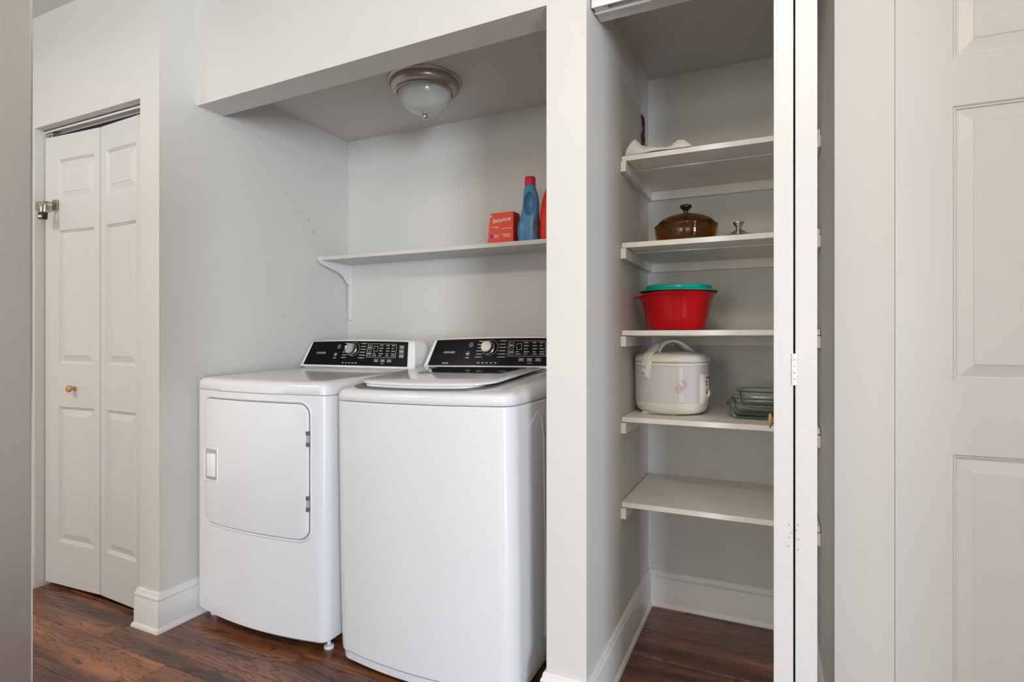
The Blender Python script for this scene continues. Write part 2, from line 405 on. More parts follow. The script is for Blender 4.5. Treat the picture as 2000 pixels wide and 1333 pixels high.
def round_knob(name, parent, loc, rot, m='woodknob', r=.016):
    bm = lathe(bmesh.new(), [(.008, 0), (.0075, .008), (.009, .012), (r*.9, .017), (r, .023), (r*.92, .029), (r*.6, .0325), (.001, .034)], 28)
    return mkobj(name, bm, m, parent, smooth=60, loc=loc, rot=rot)

rows1 = [(.195, .815), (1.01, 1.62), (1.755, 1.945)]
d1 = struct(empty('door_1', (0, 0, 0)), 'white panelled folding door behind the refrigerator, padlocked at its left edge')
def ang(a, b): return math.atan2(b[1]-a[1], b[0]-a[0])
Pa, Pb, Pc = (-3.060, 1.443), (-2.676, 1.466), (-2.297, 1.446)
leaf('leaf', .383, 2.055, .033, [(.095, .342)], rows1, d1, (Pa[0], Pa[1], .02), (0, 0, ang(Pa, Pb)), )
lf2 = leaf('leaf', .377, 2.055, .033, [(.045, .275)], rows1, d1, (Pb[0]+.002, Pb[1], .02), (0, 0, ang(Pb, Pc)))
lf1 = d1.children[0] if d1.children else None
k1 = round_knob('knob', d1, (-2.846, 1.454, .922), (R(90), 0, 0)); k1['label'] = 'round natural wood knob'
bm = bmesh.new(); box(bm, DX0+.002, DX1-.002, YF+.036, YF+.040, DZ-.013, DZ-.001); box(bm, DX0+.002, DX1-.002, YF+.07, YF+.074, DZ-.013, DZ-.001); box(bm, DX0+.002, DX1-.002, YF+.036, YF+.074, DZ-.004, DZ-.001)
mkobj('track', bm, 'trim', d1)
mkobj('pivot_pin', tube(bmesh.new(), [(-3.03, YF+.055, 2.07), (-3.03, YF+.055, 2.10)], .005, 10), 'steel', d1)
mkobj('pivot_bracket', B(-3.063, -3.0, YF+.041, YF+.069, DZ-.024, DZ-.014), 'steel', d1)

# closet folding door, folded flat against the right jamb and seen from its edge
d2 = struct(empty('door_2', (0, 0, 0)), 'white folding closet door, folded open with both leaf edges facing the room')
rows2 = [(.195, .815), (1.01, 1.62), (1.755, 1.945)]
la = leaf('leaf', .297, 2.055, .0345, [(.045, .255)], rows2, d2, (0.0030, 1.530, .02), (0, 0, R(-90)))
lb = leaf('leaf', .297, 2.055, .038, [(.045, .255)], rows2, d2, (0.0795, 1.238, .02), (0, 0, R(90)))
for q_ in (la, lb):
    q_.data.materials[0] = M['door2']
    for w_ in q_.children: w_.data.materials[0] = M['door2']
la['label'] = 'leaf nearest the shelves'; lb['label'] = 'leaf nearest the jamb'
k2 = round_knob('knob', d2, (0.004, 1.30, .975), (0, R(-90), 0)); k2.scale = (1, 1, .34); k2['label'] = 'round orange-brown wood knob'
hg = bmesh.new(); box(hg, .0350, .0375, 1.2300, 1.2325, 1.056, 1.119, .0004); box(hg, .0415, .0435, 1.2335, 1.2375, 1.056, 1.119, .0004)
for q in range(5): cyl_between(hg, (.0392, 1.2315, 1.056+q*.0126+.0006), (.0392, 1.2315, 1.056+(q+1)*.0126-.0006), .0026 if q % 2 else .0031, 12)
mkobj('hinge', hg, 'plastic_white', d2, smooth=True)
for sx_, zz in ((.030, .80), (.030, .775), (.029, .758), (.046, .80), (.0465, .772), (.046, .752), (.0345, .785), (.0425, .79)):
    mkobj('screw_hole', lathe(bmesh.new(), [(.0016+.0006*random.random(), 0), (.0016, .0008)], 10), 'scuff', d2, loc=(sx_, 1.2335 if sx_ < .038 else 1.2385, zz-.02), rot=(R(90), 0, 0))
bm = bmesh.new()
box(bm, XP1+.004, XR0-.003, 1.596, 1.600, 2.123, 2.152); box(bm, XP1+.004, XR0-.003, 1.632, 1.636, 2.123, 2.152); box(bm, XP1+.004, XR0-.003, 1.596, 1.636, 2.149, 2.153)
mkobj('track', bm, 'trim', d2)
mkobj('pivot_bracket', B(XP1+.006, XP1+.05, 1.602, 1.630, 2.128, 2.146, .002), 'steel', d2)
struct(mkobj('trim_1', B(XP1+.001, XR0-.001, 1.655, 1.700, 2.134, 2.153, .001), 'trim'))

# right six-panel door
d3 = leaf('door_3', .765, 2.04, .035, [(.110, .340), (.425, .655)], [(.23, .872), (1.036, 1.660), (1.768, 1.945)], None, (XR1+.0015, 1.564, .014), (0, 0, R(2.2)))
struct(d3, 'white six-panel door at the right edge of the picture')
kk = mkobj('door_handle', lathe(bmesh.new(), [(.03, 0), (.03, .006), (.012, .01), (.012, .03), (.026, .042), (.028, .055), (.018, .066), (.001, .068)], 28), 'nickel', d3, smooth=50, loc=(.70, 0, .93), rot=(R(90), 0, 0))

# hasp and padlock on the left folding door
h = empty('hasp', (-3.045, 1.43, 1.756)); tag(h, 'worn metal hasp and staple holding the padlock on the left folding door', 'hasp')
mkobj('hinge_plate', B(-.0195, .014, -.024, -.016, -.018, .018, .001), 'brass', h)
bm = bmesh.new(); box(bm, 0.012, .075, -.020, -.017, -.010, .010, .001); mkobj('strap', bm, 'brass', h)
mkobj('staple', tube(bmesh.new(), [(.062, .012, .01), (.062, -.030, .01), (.062, -.036, 0), (.062, -.030, -.01), (.062, .012, -.01)], .003, 8), 'brass', h, smooth=60)
mkobj('fixing_plate', B(.045, .085, .010, .0135, -.022, .026, .001), 'brass', h)
p = empty('padlock', (-2.972, 1.391, 1.712)); tag(p, 'small black padlock with a silver shackle hanging on the hasp', 'padlock'); p.rotation_euler = (0, R(6), 0)
mkobj('body', B(-.024, .024, -.010, .010, -.030, .004, .004), 'knobblack', p, smooth=True)
mkobj('bumper', B(-.015, .015, -.0115, -.009, -.022, -.013, .001), 'chip', p)
mkobj('shackle', tube(bmesh.new(), [(-.014, 0, .0), (-.014, 0, .028)]+[(-.014*math.cos(a), 0, .028+.014*math.sin(a)) for a in [R(x) for x in range(20, 180, 20)]]+[(.014, 0, .028), (.014, 0, 0)], .0042, 10), 'steel', p, smooth=60)

# ---------------------------------------------------------------- closet shelves
ZS = [1.796, 1.4875, 1.1755, .868, .565]
nm = ['highest closet shelf board carrying the folded white cloth', 'second highest closet shelf carrying the amber glass casserole', 'middle closet shelf carrying the red bowl', 'closet shelf carrying the rice cooker and glass dishes', 'lowest closet shelf, empty white boards']
for i, z in enumerate(ZS):
    s = empty('closet_shelf', (XP1, 1.971, z)); tag(s, nm[i], 'shelf')
    Wd = XR0-XP1; D = YC-1.971
    mkobj('board', B(.002, Wd-.002, 0, .132, -.018, 0, .0012), 'shelf', s)
    mkobj('board', B(.002, Wd-.002, .1335, D-.002, -.0205, -.0006, .0012), 'shelf', s)
    mkobj('cleat', B(.001, .0195, -.010, D-.0225, -.0575, -.0207, .001), 'shelf', s)
    mkobj('cleat', B(Wd-.0195, Wd-.001, -.010, D-.0225, -.0575, -.0207, .001), 'shelf', s)
    mkobj('cleat', B(.001, Wd-.001, D-.0205, D-.001, -.0575, -.0207, .001), 'shelf', s)

# torn drywall near the back corner, scuffs
wd = empty('wall_damage', (XP1+.0008, 2.33, 1.95)); wd['kind'] = 'structure'
random.seed(3)
def ragged(x, ys, m, name):
    bm = bmesh.new(); L_ = [bm.verts.new((x, a, z)) for a, b, z in ys]; R_ = [bm.verts.new((x, b, z)) for a, b, z in ys]
    for i in range(len(ys)-1): bm.faces.new((L_[i], R_[i], R_[i+1], L_[i+1]))
    ext = bmesh.ops.extrude_face_region(bm, geom=list(bm.faces)); 
    for v in [g for g in ext['geom'] if isinstance(g, bmesh.types.BMVert)]: v.co.x += .0012
    return mkobj(name, bm, m, wd)
zz = [-.11+.0135*i for i in range(18)]
ragged(0, [(-.085+.014*math.sin(i*1.7)+.018*random.random()+.0032*i, .075+.02*random.random()-.0030*i, z) for i, z in enumerate(zz)], 'plaster', 'exposed_plaster')
ragged(.0014, [(-.072+.014*math.sin(i*1.1)+.022*random.random()+.0030*i, .030+.018*random.random()-.0008*i, z) for i, z in enumerate(zz)], 'rot', 'torn_edge')
def scuff(wallx=None, wally=None, y=0, x=0, z=0, w=.01, h=.01, m='scuff', rot=0):
    bm = bmesh.new(); n = 9
    pts = []
    for i in range(n):
        a = 2*PI*i/n; rr = .6+.5*random.random()
        u_, v_ = w/2*rr*math.cos(a), h/2*rr*math.sin(a)
        u_, v_ = u_*math.cos(rot)-v_*math.sin(rot), u_*math.sin(rot)+v_*math.cos(rot)
        pts.append((0, u_, v_) if wallx is not None else (u_, 0, v_))
    vs = [bm.verts.new(q) for q in pts]; bm.faces.new(vs)
    ext = bmesh.ops.extrude_face_region(bm, geom=list(bm.faces))
    for v in [g for g in ext['geom'] if isinstance(g, bmesh.types.BMVert)]:
        if wallx is not None: v.co.x += .0004
        else: v.co.y -= .0004
    o = mkobj('scuff', bm, m, scr)
    o.location = (wallx+.0002, y, z) if wallx is not None else (x, wally-.0002, z)
scr = struct(empty('wall_scuffs', (0, 0, 0)))
def onleft(u, v):   # pixel on the alcove's left wall -> y, z
    r = (u-1000)/1093; c_, s_ = math.cos(R(24.94)), math.sin(R(24.94))
    yy = -XL*(c_+r*s_)/(s_-r*c_); d = -XL*s_+yy*c_
    return yy, 1.15+(660-v)*d/1093
for u, v, w_, h_, m_, ro in ((559, 379, .012, .004, 'scuff', .8), (583, 413, .008, .010, 'scuff', .2), (604, 430, .022, .005, 'scuff', 1.0), (593, 440, .012, .004, 'scuff', .3),
                       (612, 455, .006, .026, 'scuff', 0), (595, 557, .014, .006, 'chip', .2), (587, 619, .022, .006, 'chip', 0), (625, 620, .014, .005, 'chip', .3), (604, 616, .012, .004, 'scuff', .4), (555, 617, .03, .002, 'scuff', 0), (540, 420, .01, .002, 'scuff', .3)):
    yy, z_ = onleft(u, v); scuff(wallx=XL, y=yy, z=z_, w=w_, h=h_, m=m_, rot=ro)
for yy, z_ in ((2.33, .80), (2.18, .905), (2.36, 1.02)): scuff(wallx=XP1, y=yy, z=z_, w=.008, h=.010)
scuff(wallx=XP1, y=2.40, z=.57, w=.02, h=.012, m='scuff')

# ---------------------------------------------------------------- laundry shelf with slotted standards
s = empty('laundry_shelf', (0, 0, 1.578)); tag(s, 'long narrow grey-painted shelf above the washer and dryer', 'shelf')
mkobj('board', B(XL+.006, XP0-.004, 2.252, YB-.002, -.0195, 0, .001), 'greyshelf', s)
def bracket(x):
    bm = bmesh.new()
    pts = [(2.236, -.005), (2.236, -.022), (2.246, -.034), (2.275, -.045), (2.33, -.058), (2.385, -.072), (2.42, -.090), (2.452, -.125), (2.4668, -.135), (2.4668, -.020), (2.252, -.020)]
    a = [bm.verts.new((x-.0012, p_[0], p_[1])) for p_ in pts]; b = [bm.verts.new((x+.0012, p_[0], p_[1])) for p_ in pts]
    bm.faces.new(a); bm.faces.new(list(reversed(b)))
    for i in range(len(pts)): bm.faces.new((a[i], a[(i+1) % len(pts)], b[(i+1) % len(pts)], b[i]))
    # folded lip along the lower edge and rounded nose
    for i in range(1, 8):
        p0, p1 = pts[i], pts[i+1]
        hexa(bm, [(x-.006, p0[0], p0[1]-.0012), (x+.006, p0[0], p0[1]-.0012), (x+.006, p1[0], p1[1]-.0012), (x-.006, p1[0], p1[1]-.0012), (x-.006, p0[0], p0[1]), (x+.006, p0[0], p0[1]), (x+.006, p1[0], p1[1]), (x-.006, p1[0], p1[1])])
    cyl_between(bm, (x-.008, 2.243, -.010), (x+.008, 2.243, -.010), .010, 16)
    mkobj('bracket', bm, 'plastic_white', s, smooth=30)
    bm = bmesh.new(); h0, h1 = -.325, -.0205
    box(bm, x-.0085, x-.0065, 2.466, YB-.0005, h0, h1); box(bm, x+.0065, x+.0085, 2.466, YB-.0005, h0, h1)
    z_ = h0; 
    while z_ < h1-.02:     # web of the channel with real slots left open
        box(bm, x-.0065, x+.0065, 2.4665, 2.469, z_, z_+.009)
        box(bm, x-.0065, x-.0018, 2.4665, 2.469, z_+.009, z_+.0215); box(bm, x+.0018, x+.0065, 2.4665, 2.469, z_+.009, z_+.0215); z_ += .0215
    box(bm, x-.0065, x+.0065, 2.4665, 2.469, z_, h1)
    mkobj('standard', bm, 'plastic_white', s)
    mkobj('slot_backing', B(x-.0064, x+.0064, 2.474, 2.4755, h0+.002, h1-.002), 'scuff', s)
bracket(-2.154); bracket(-0.74)

# ---------------------------------------------------------------- ceiling light in the alcove
c = empty('ceiling_light', (-1.362, 2.035, 2.257)); tag(c, 'unlit flush ceiling light with brushed nickel ring and frosted glass bowl', 'ceiling light')
mkobj('ring', lathe(bmesh.new(), [(.158, 0), (.160, -.003), (.158, -.007), (.150, -.011), (.151, -.016), (.150, -.028), (.142, -.040), (.130, -.046), (.127, -.047), (.127, -.053), (.121, -.056), (.117, -.053), (.112, -.045)], 72), 'nickel', c, smooth=45)
prof = [(.1155*math.cos(t), -.050-.090*math.sin(t)**1.0) for t in [R(a) for a in range(0, 88, 6)]]+[(.004, -.1405)]
mkobj('glass_bowl', lathe(bmesh.new(), prof, 64), 'frost', c, smooth=60)
mkobj('finial', lathe(bmesh.new(), [(.013, -.138), (.014, -.141), (.008, -.143), (.0125, -.147), (.0140, -.153), (.010, -.160), (.001, -.162)], 28), 'steel', c, smooth=60)

# ---------------------------------------------------------------- laundry machines
def plan(hw, depth, bulge, r, inset=0.0, nf=28, nc=8, rb=0.015):
    """bow-fronted plan outline, front towards -y at y=0, returned counter-clockwise from front-left"""
    hw2 = hw-inset; pts = []
    def bow(x): return -bulge*(1-(x/hw)**2)
    r = max(r-inset*.5, .004)
    y0 = bow(hw2-r)+inset+r
    # slope of the bow at the corner
    for i in range(nc+1):   # left corner from side to front
        a = PI+ (PI/2)*i/nc
        pts.append((-hw2+r+r*math.cos(a), y0+r*math.sin(a)))
    for i in range(1, nf):
        x = -hw2+r+(2*(hw2-r))*i/nf; pts.append((x, bow(x)+inset))
    for i in range(nc+1):
        a = -PI/2+(PI/2)*i/nc
        pts.append((hw2-r+r*math.cos(a), y0+r*math.sin(a)))
    pts.append((hw2, depth*.5)); pts.append((hw2, depth-inset-rb)); pts.append((hw2-rb, depth-inset))
    pts.append((-hw2+rb, depth-inset)); pts.append((-hw2, depth-inset-rb)); pts.append((-hw2, depth*.5))
    return pts
def ring3(pts, z, slope=0): return [(x, y, z+slope*max(0, y)) for x, y in pts]

def bow_panel(name, parent, m, x0, x1, z0, z1, r, yfn, t, bev, top_bulge=0.0, bot_bulge=0.0, smooth=35, back=0.0):
    """rounded-rectangle panel following a bowed front"""
    def chain(ins):
        X0, X1, Z0, Z1 = x0+ins, x1-ins, z0+ins, z1-ins; rr = max(r-ins, .002); xs, top, bot = [], [], []
        seq = [(X0+rr-rr*math.cos(a), rr-rr*math.sin(a)) for a in [PI/2*i/8 for i in range(9)]]
        seq += [(X0+rr+(X1-X0-2*rr)*i/20, 0) for i in range(1, 20)]
        seq += [(X1-rr+rr*math.sin(a), rr-rr*math.cos(a)) for a in [PI/2*i/8 for i in range(9)]]
        mid, half = (X0+X1)/2, (X1-X0)/2
        for x, dz in seq:
            q = 1-((x-mid)/half)**2
            top.append((x, Z1-dz+top_bulge*q)); bot.append((x, Z0+dz-bot_bulge*q))
        return top, bot
    bm = bmesh.new(); rings = []
    steps = [(0, back), (0, -t+bev)] + [(bev*(1-math.cos(a)), -t+bev-bev*math.sin(a)) for a in [PI/2*i/3 for i in range(1, 4)]]
    for ins, dy in steps:
        top, bot = chain(ins)
        ring = [(x, yfn(x)+dy, z) for x, z in top]+[(x, yfn(x)+dy, z) for x, z in reversed(bot)]
        rings.append([bm.verts.new(p_) for p_ in ring])
    n = len(rings[0])
    for a, b in zip(rings[:-1], rings[1:]):
        for i in range(n): bm.faces.new((a[i], a[(i+1) % n], b[(i+1) % n], b[i]))
    for ring, flip in ((rings[-1], 0), (rings[0], 1)):
        h2 = n//2
        for i in range(h2-1):
            f = (ring[i], ring[i+1], ring[n-2-i], ring[n-1-i])
            try: bm.faces.new(f)
            except ValueError: pass
    return mkobj(name, bm, m, parent, smooth=smooth)

def frame_ring(name, parent, m, x0, x1, z0, z1, r, yfn, wdt, depth):
    """thin raised moulding round a panel"""
    def chain(ins):
        X0, X1, Z0, Z1 = x0+ins, x1-ins, z0+ins, z1-ins; rr = max(r-ins, .002); pts = []
        for cx_, cz_, a0 in ((X0+rr, Z0+rr, PI), (X1-rr, Z0+rr, 1.5*PI), (X1-rr, Z1-rr, 0), (X0+rr, Z1-rr, .5*PI)):
            pts += [(cx_+rr*math.cos(a0+PI/2*i/8), cz_+rr*math.sin(a0+PI/2*i/8)) for i in range(9)]
            if a0 == 1.5*PI: pass
        out = []
        for i, p_ in enumerate(pts):   # subdivide long edges so the ring follows the bow
            q = pts[(i+1) % len(pts)]; L_ = math.hypot(q[0]-p_[0], q[1]-p_[1]); k = 12 if L_ > .1 else 1
            out += [(p_[0]+(q[0]-p_[0])*j/k, p_[1]+(q[1]-p_[1])*j/k) for j in range(k)]
        return out
    bm = bmesh.new()
    loft(bm, [[(x, yfn(x)+dy, z) for x, z in chain(i)] for i, dy in ((0, .001), (wdt*.25, -depth*.7), (wdt*.5, -depth), (wdt*.8, -depth*.6), (wdt, .003))], False, False)
    return mkobj(name, bm, m, parent, smooth=70)

def console(parent, hw, yb, zb, washer):
    """control console: white shell, black sloping panel, dial and print"""
    zt = zb+.128
    bm = bmesh.new(); rings = []
    N = 24
    def row_(z, f, hwz, cr, ydepth):
        pts = []
        for i in range(N+1):
            t = -1+2*i/N; x = hwz*t
            pts.append((x, f-.006*(1-t*t), z+cr*(1-t*t)))
        pts += [(hwz, ydepth, z), (-hwz, ydepth, z)]
        return pts
    front = lambda k: yb+.052*k
    for k, shrink in ((0, 0), (.02, -.001), (.5, .016), (.80, .027), (.93, .034), (.98, .040), (1.0, .052)):
        z = zb+(zt-zb)*k
        rings.append(row_(z, front(k)+(.0 if k < .98 else .006+.006*(k-.98)/.02), hw-shrink, .006*k, yb+.16-.03*k))
    loft(bm, rings)
    shell = mkobj('console', bm, 'plastic_white', parent, smooth=40)
    # under-hang in shadow
    mkobj('console_plinth', B(-hw+.03, hw-.03, yb+.022, yb+.15, zb-.055, zb+.001), 'enamel', parent)
    # black panel: local frame on the sloping face
    e0, e1 = (.018, .040) if not washer else (.020, .034)
    def P(u_, v_, off=0.0):
        k = .07+.86*v_
        hl = hw-.030*k
        xl, xr = -hl+e0, hl-e1*1.0
        x = xl+(xr-xl)*u_
        t = x/hw; f = front(k)-.006*(1-t*t)
        z = zb+(zt-zb)*k+.006*k*(1-t*t)
        nrm = Vector((0, -.926, .376))
        return Vector((x, f, z))+nrm*off
    bm = bmesh.new(); nu = 24
    cr = [0.0, .01, .03, .06]
    def grid_ring(off):
        return [P(i/nu, 0, off) for i in range(nu+1)] + [P(1, .5, off)] + [P(1-i/nu, 1, off) for i in range(nu+1)] + [P(0, .5, off)]
    a = [bm.verts.new(p_) for p_ in grid_ring(-.001)]; b = [bm.verts.new(p_) for p_ in grid_ring(.0022)]
    n = len(a)
    for i in range(n): bm.faces.new((a[i], a[(i+1) % n], b[(i+1) % n], b[i]))
    for i in range(nu):
        bm.faces.new((b[i], b[i+1], b[2*nu+1-i], b[2*nu+2-i]))
    bm.faces.new((b[nu], b[nu+1], b[nu+2])); bm.faces.new((b[0], b[2*nu+2], b[2*nu+3]))
    mkobj('control_panel', bm, 'black', shell)
    # print on the panel
    mk = bmesh.new(); bl = bmesh.new()
    asp = .128/.60
    def q(bm_, u0, u1, v0, v1):
        vs = [bm_.verts.new(P(u_, v_, .0027)) for u_, v_ in ((u0, v0), (u1, v0), (u1, v1), (u0, v1))]; bm_.faces.new(vs)
        vs2 = [bm_.verts.new(P(u_, v_, .0023)) for u_, v_ in ((u0, v0), (u1, v0), (u1, v1), (u0, v1))]
        for i in range(4): bm_.faces.new((vs[i], vs[(i+1) % 4], vs2[(i+1) % 4], vs2[i]))
    def outline(u0, u1, v0, v1, t=.0022):
        tv = t/asp
        q(mk, u0, u1, v0, v0+tv); q(mk, u0, u1, v1-tv, v1); q(mk, u0, u0+t, v0+tv, v1-tv); q(mk, u1-t, u1, v0+tv, v1-tv)
    def words(u0, u1, v, h=.032):
        u_ = u0
        while u_ < u1-.003:
            w_ = random.uniform(.003, .008); q(mk, u_, min(u_+w_, u1), v-h/2, v+h/2); u_ += w_+.0022
    def circ(uc, vc, rr, t=.0020):
        n_ = 28
        for i in range(n_):
            a0, a1 = 2*PI*i/n_, 2*PI*(i+1)/n_
            pts = [(uc+ra*math.cos(aa), vc+ra/asp*math.sin(aa)) for ra, aa in ((rr, a0), (rr, a1), (rr-t, a1), (rr-t, a0))]
            mk.faces.new([mk.verts.new(P(*pp, .0027)) for pp in pts])
    random.seed(11)
    dc, dv = (.46, .64)
    circ(.315, .77, .018); circ(.315, .77, .008); circ(.303, .44, .016); q(mk, .294, .312, .41, .46); words(.290, .322, .29)
    circ(.455+.02, .66, .060, .0016)
    for i, v_ in enumerate((.90, .78, .66, .54, .42, .31)):
        words(.375-.006*(i % 2), .412, v_, .030); q(mk, .413, .425, v_-.006, v_+.006)
        words(.555, .60, v_, .030); q(mk, .538, .552, v_-.006, v_+.006)
    for i in range(5): q(mk, .395+.032*i, .412+.032*i, .085, .115)
    outline(.615, .895, .34, .90)
    outline(.625, .66, .64, .83, .0018); outline(.625, .66, .40, .58, .0018); words(.630, .655, .735, .06); words(.630, .655, .49, .06)
    outline(.680, .718, .58, .80, .0022)
    for c0, c1 in ((.675, .715), (.735, .775), (.80, .835), (.85, .885)):
        for v_ in (.83, .72, .61, .50, .42):
            if c0 == .675 and v_ > .55: continue
            words(c0, c1 - random.uniform(0, .012), v_, .03)
    for c0 in (.70, .76, .82): outline(c0, c0+.038, .16, .27, .0018); words(c0+.008, c0+.030, .215, .05)
    words(.765, .795, .09, .02)
    for v_ in (.78, .60, .42): outline(.925, .965, v_-.07, v_+.07, .0022); words(.932, .96, v_, .07)
    mkobj('panel_print', mk, 'mark', shell)['kind'] = 'stuff'
    if washer:
        for i in range(6): q(bl, .115+.0085*i, .1215+.0085*i, .06, .11)
        mkobj('blue_print', bl, 'markblue', shell)
    else: bl.free()
    # maker's name
    tilt = math.atan2(.128, .052)
    pc = P(.135, .50, .0025)
    text_mesh('FRIGIDAIRE', .0125, 'mark', shell, 'lettering', loc=pc, rot=(tilt, 0, R(-3)), bold=.0002, space=1.15)
    # dial
    pd = P(dc, dv, .002)
    dm = lathe(bmesh.new(), [(.030, 0), (.030, .004), (.0275, .006), (.0270, .012), (.0255, .022), (.0240, .0245), (.0225, .0245), (.0215, .0235), (.001, .0235)], 40)
    dl = mkobj('dial', dm, 'chrome', shell, smooth=35, loc=pd, rot=(tilt, 0, 0))
    return shell

# ---- dryer
DH = .349
dry = empty('dryer', (-1.8050, 1.545, 0)); tag(dry, 'white front-loading clothes dryer beside the left wall', 'dryer')
bul = .040
yd = lambda x: -bul*(1-(x/DH)**2)
bm = bmesh.new()
loft(bm, [ring3(plan(DH, .70, bul, .040, i_), z) for i_, z in ((.010, .040), (.002, .048), (0, .07), (0, .936), (.003, .939))])
body = mkobj('body', bm, 'enamel', dry, smooth=30)
bm = bmesh.new()
loft(bm, [ring3(plan(DH, .70, bul, .040, i_), z, s_) for i_, z, s_ in ((.003, .940, 0), (0, .9425, 0), (0, .962, .002), (.003, .973, .006), (.009, .981, .012), (.018, .986, .018), (.035, .988, .024), (.07, .9885, .025))])
mkobj('top', bm, 'enamel', dry, smooth=50)
frame_ring('door_surround', dry, 'enamel', -.285, .296, .402, .921, .054, yd, .010, .0055)
bow_panel('door_gap', dry, 'hingegrey', -.2745, .2855, .4125, .9105, .0445, yd, .0012, .0005)
dd = bow_panel('door', dry, 'enamel', -.272, .283, .415, .908, .042, yd, .009, .005)
frame_ring('handle_rim', dd, 'enamel', -.264, -.168, .578, .714, .006, lambda x: yd(x)-.0085, .008, .004)
bow_panel('handle_recess', dd, 'recess', -.256, -.176, .586, .706, .004, lambda x: yd(x)-.0082, .0015, .0008)
bm = bmesh.new()
hexa(bm, [(-.245, yd(-.245)-.0085, .590), (-.196, yd(-.2)-.0085, .590), (-.196, yd(-.2)-.002, .70), (-.245, yd(-.245)-.002, .70), (-.245, yd(-.245)-.0160, .592), (-.200, yd(-.2)-.0115, .596), (-.200, yd(-.2)-.0115, .70), (-.245, yd(-.245)-.0160, .70)])
mkobj('handle', B(-.232, -.184, yd(-.21)-.018, yd(-.21)-.004, .600, .692, .004), 'plastic_white', dd, smooth=True)
for za, zb_ in ((.756, .810), (.521, .575)):
    hb = mkobj('hinge', B(.2775, .2865, yd(.283)-.0105, yd(.283)-.002, za, zb_, .001), 'recess', dry)
    for z0_ in (za-.001, zb_-.014):
        mkobj('hinge_tab', B(.2755, .2885, yd(.283)-.0115, yd(.283)-.001, z0_, z0_+.015, .001), 'hingegrey', hb)
console(dry, DH-.004, .555, 1.008, False)
bm = bmesh.new()
loft(bm, [[(x, .500, .9985), (x, .508, .9995+h_*.6), (x, .530, 1.000+h_), (x, .552, 1.000+h_), (x, .552, .998)] for x, h_ in ((-.322, .0), (-.26, .0006), (-.16, .0022), (-.05, .0045), (.06, .0062), (.20, .0070), (.325, .0070))])
mkobj('deck_crest', bm, 'enamel', dry, smooth=60)
mkobj('console_shadow_gap', B(-.318, .318, .556, .574, .9995, 1.0085), 'recess', dry)  # grey strip puts the shade under the console into colour
for fx in (-.30, .315):
    for fy in (.05, .62):
        f = lathe(bmesh.new(), [(.017, 0), (.019, .003), (.018, .012), (.010, .014), (.007, .016), (.007, .045)], 20)
        mkobj('foot', f, 'recess' if fy > .1 else 'enamel_grey', dry, smooth=40, loc=(fx, fy, 0))

# ---- washer
was = empty('washing_machine', (-1.056, 1.548, 0.0), (0, R(-0.9), 0)); tag(was, 'white top-loading washing machine beside the pillar', 'washing machine')
WH = .352
yw = lambda x: -bul*(1-(x/WH)**2)
bm = bmesh.new()
loft(bm, [ring3(plan(WH, .70, bul, .060, i_), z) for i_, z in ((.016, .018), (.010, .024), (.008, .050))])
mkobj('kick_panel', bm, 'enamel', was, smooth=30)
bm = bmesh.new()
loft(bm, [ring3(plan(WH, .70, bul, .060, i_), z) for i_, z in ((.010, .0525), (.003, .056), (.002, .08), (0, .40), (0, .927), (.003, .931))])
wb = mkobj('body', bm, 'enamel', was, smooth=30)
# sloping top deck with a well for the lid
bm = bmesh.new()
loft(bm, [ring3(plan(WH, .70, bul, .060, i_), z, s_) for i_, z, s_ in ((.003, .933, 0), (0, .936, 0), (0, .952, .003), (.003, .962, .014), (.010, .969, .032), (.022, .973, .050), (.040, .975, .064), (.07, .976, .070))])
mkobj('top', bm, 'enamel', was, smooth=50)
# lid
def lid_plan(hw, yf, yb_, bulge, r, ins=0):
    pts = []; H = hw-ins; y0 = yf+ins
    def bow(x): return -bulge*(1-(x/hw)**2)
    for i in range(13):
        a = PI+(PI/2)*i/12; pts.append((-H+r+r*math.cos(a), y0+bow(H-r)+r+r*math.sin(a)))
    for i in range(1, 24):
        x = -H+r+2*(H-r)*i/24; pts.append((x, y0+bow(x)))
    for i in range(13):
        a = -PI/2+(PI/2)*i/12; pts.append((H-r+r*math.cos(a), y0+bow(H-r)+r+r*math.sin(a)))
    pts += [(H, yb_-ins), (-H, yb_-ins)]
    return pts
zl = lambda x, y: .979+.070*max(0, y)
LX = -.036
def zr(pts, dz): return [(x+LX, y, zl(x, y)+dz) for x, y in pts]
bm = bmesh.new(); loft(bm, [zr(lid_plan(.281, .028, .512, .036, .10, i_), dz) for i_, dz in ((0, -.012), (0, -.0012), (.003, -.0004), (.010, -.0008))])
mkobj('lid_well', bm, 'hingegrey', was, smooth=40)
bm = bmesh.new(); loft(bm, [zr(lid_plan(.276, .066, .505, .034, .10, i_), dz) for i_, dz in ((.004, .0055), (0, .008), (0, .011), (.004, .0150), (.012, .0165))])
lid = mkobj('lid', bm, 'enamel', was, smooth=40)
bm = bmesh.new()
loft(bm, [[(x+LX+.02, y, zl(x, y)+dz) for x, y in ((-.17+i_, .29+i_), (.19-i_, .29+i_), (.215-i_, .46-i_), (-.19+i_, .46-i_))] for i_, dz in ((0, .0163), (0, .0180), (.002, .0187))])
mkobj('lid_window', bm, 'lidglass', lid)
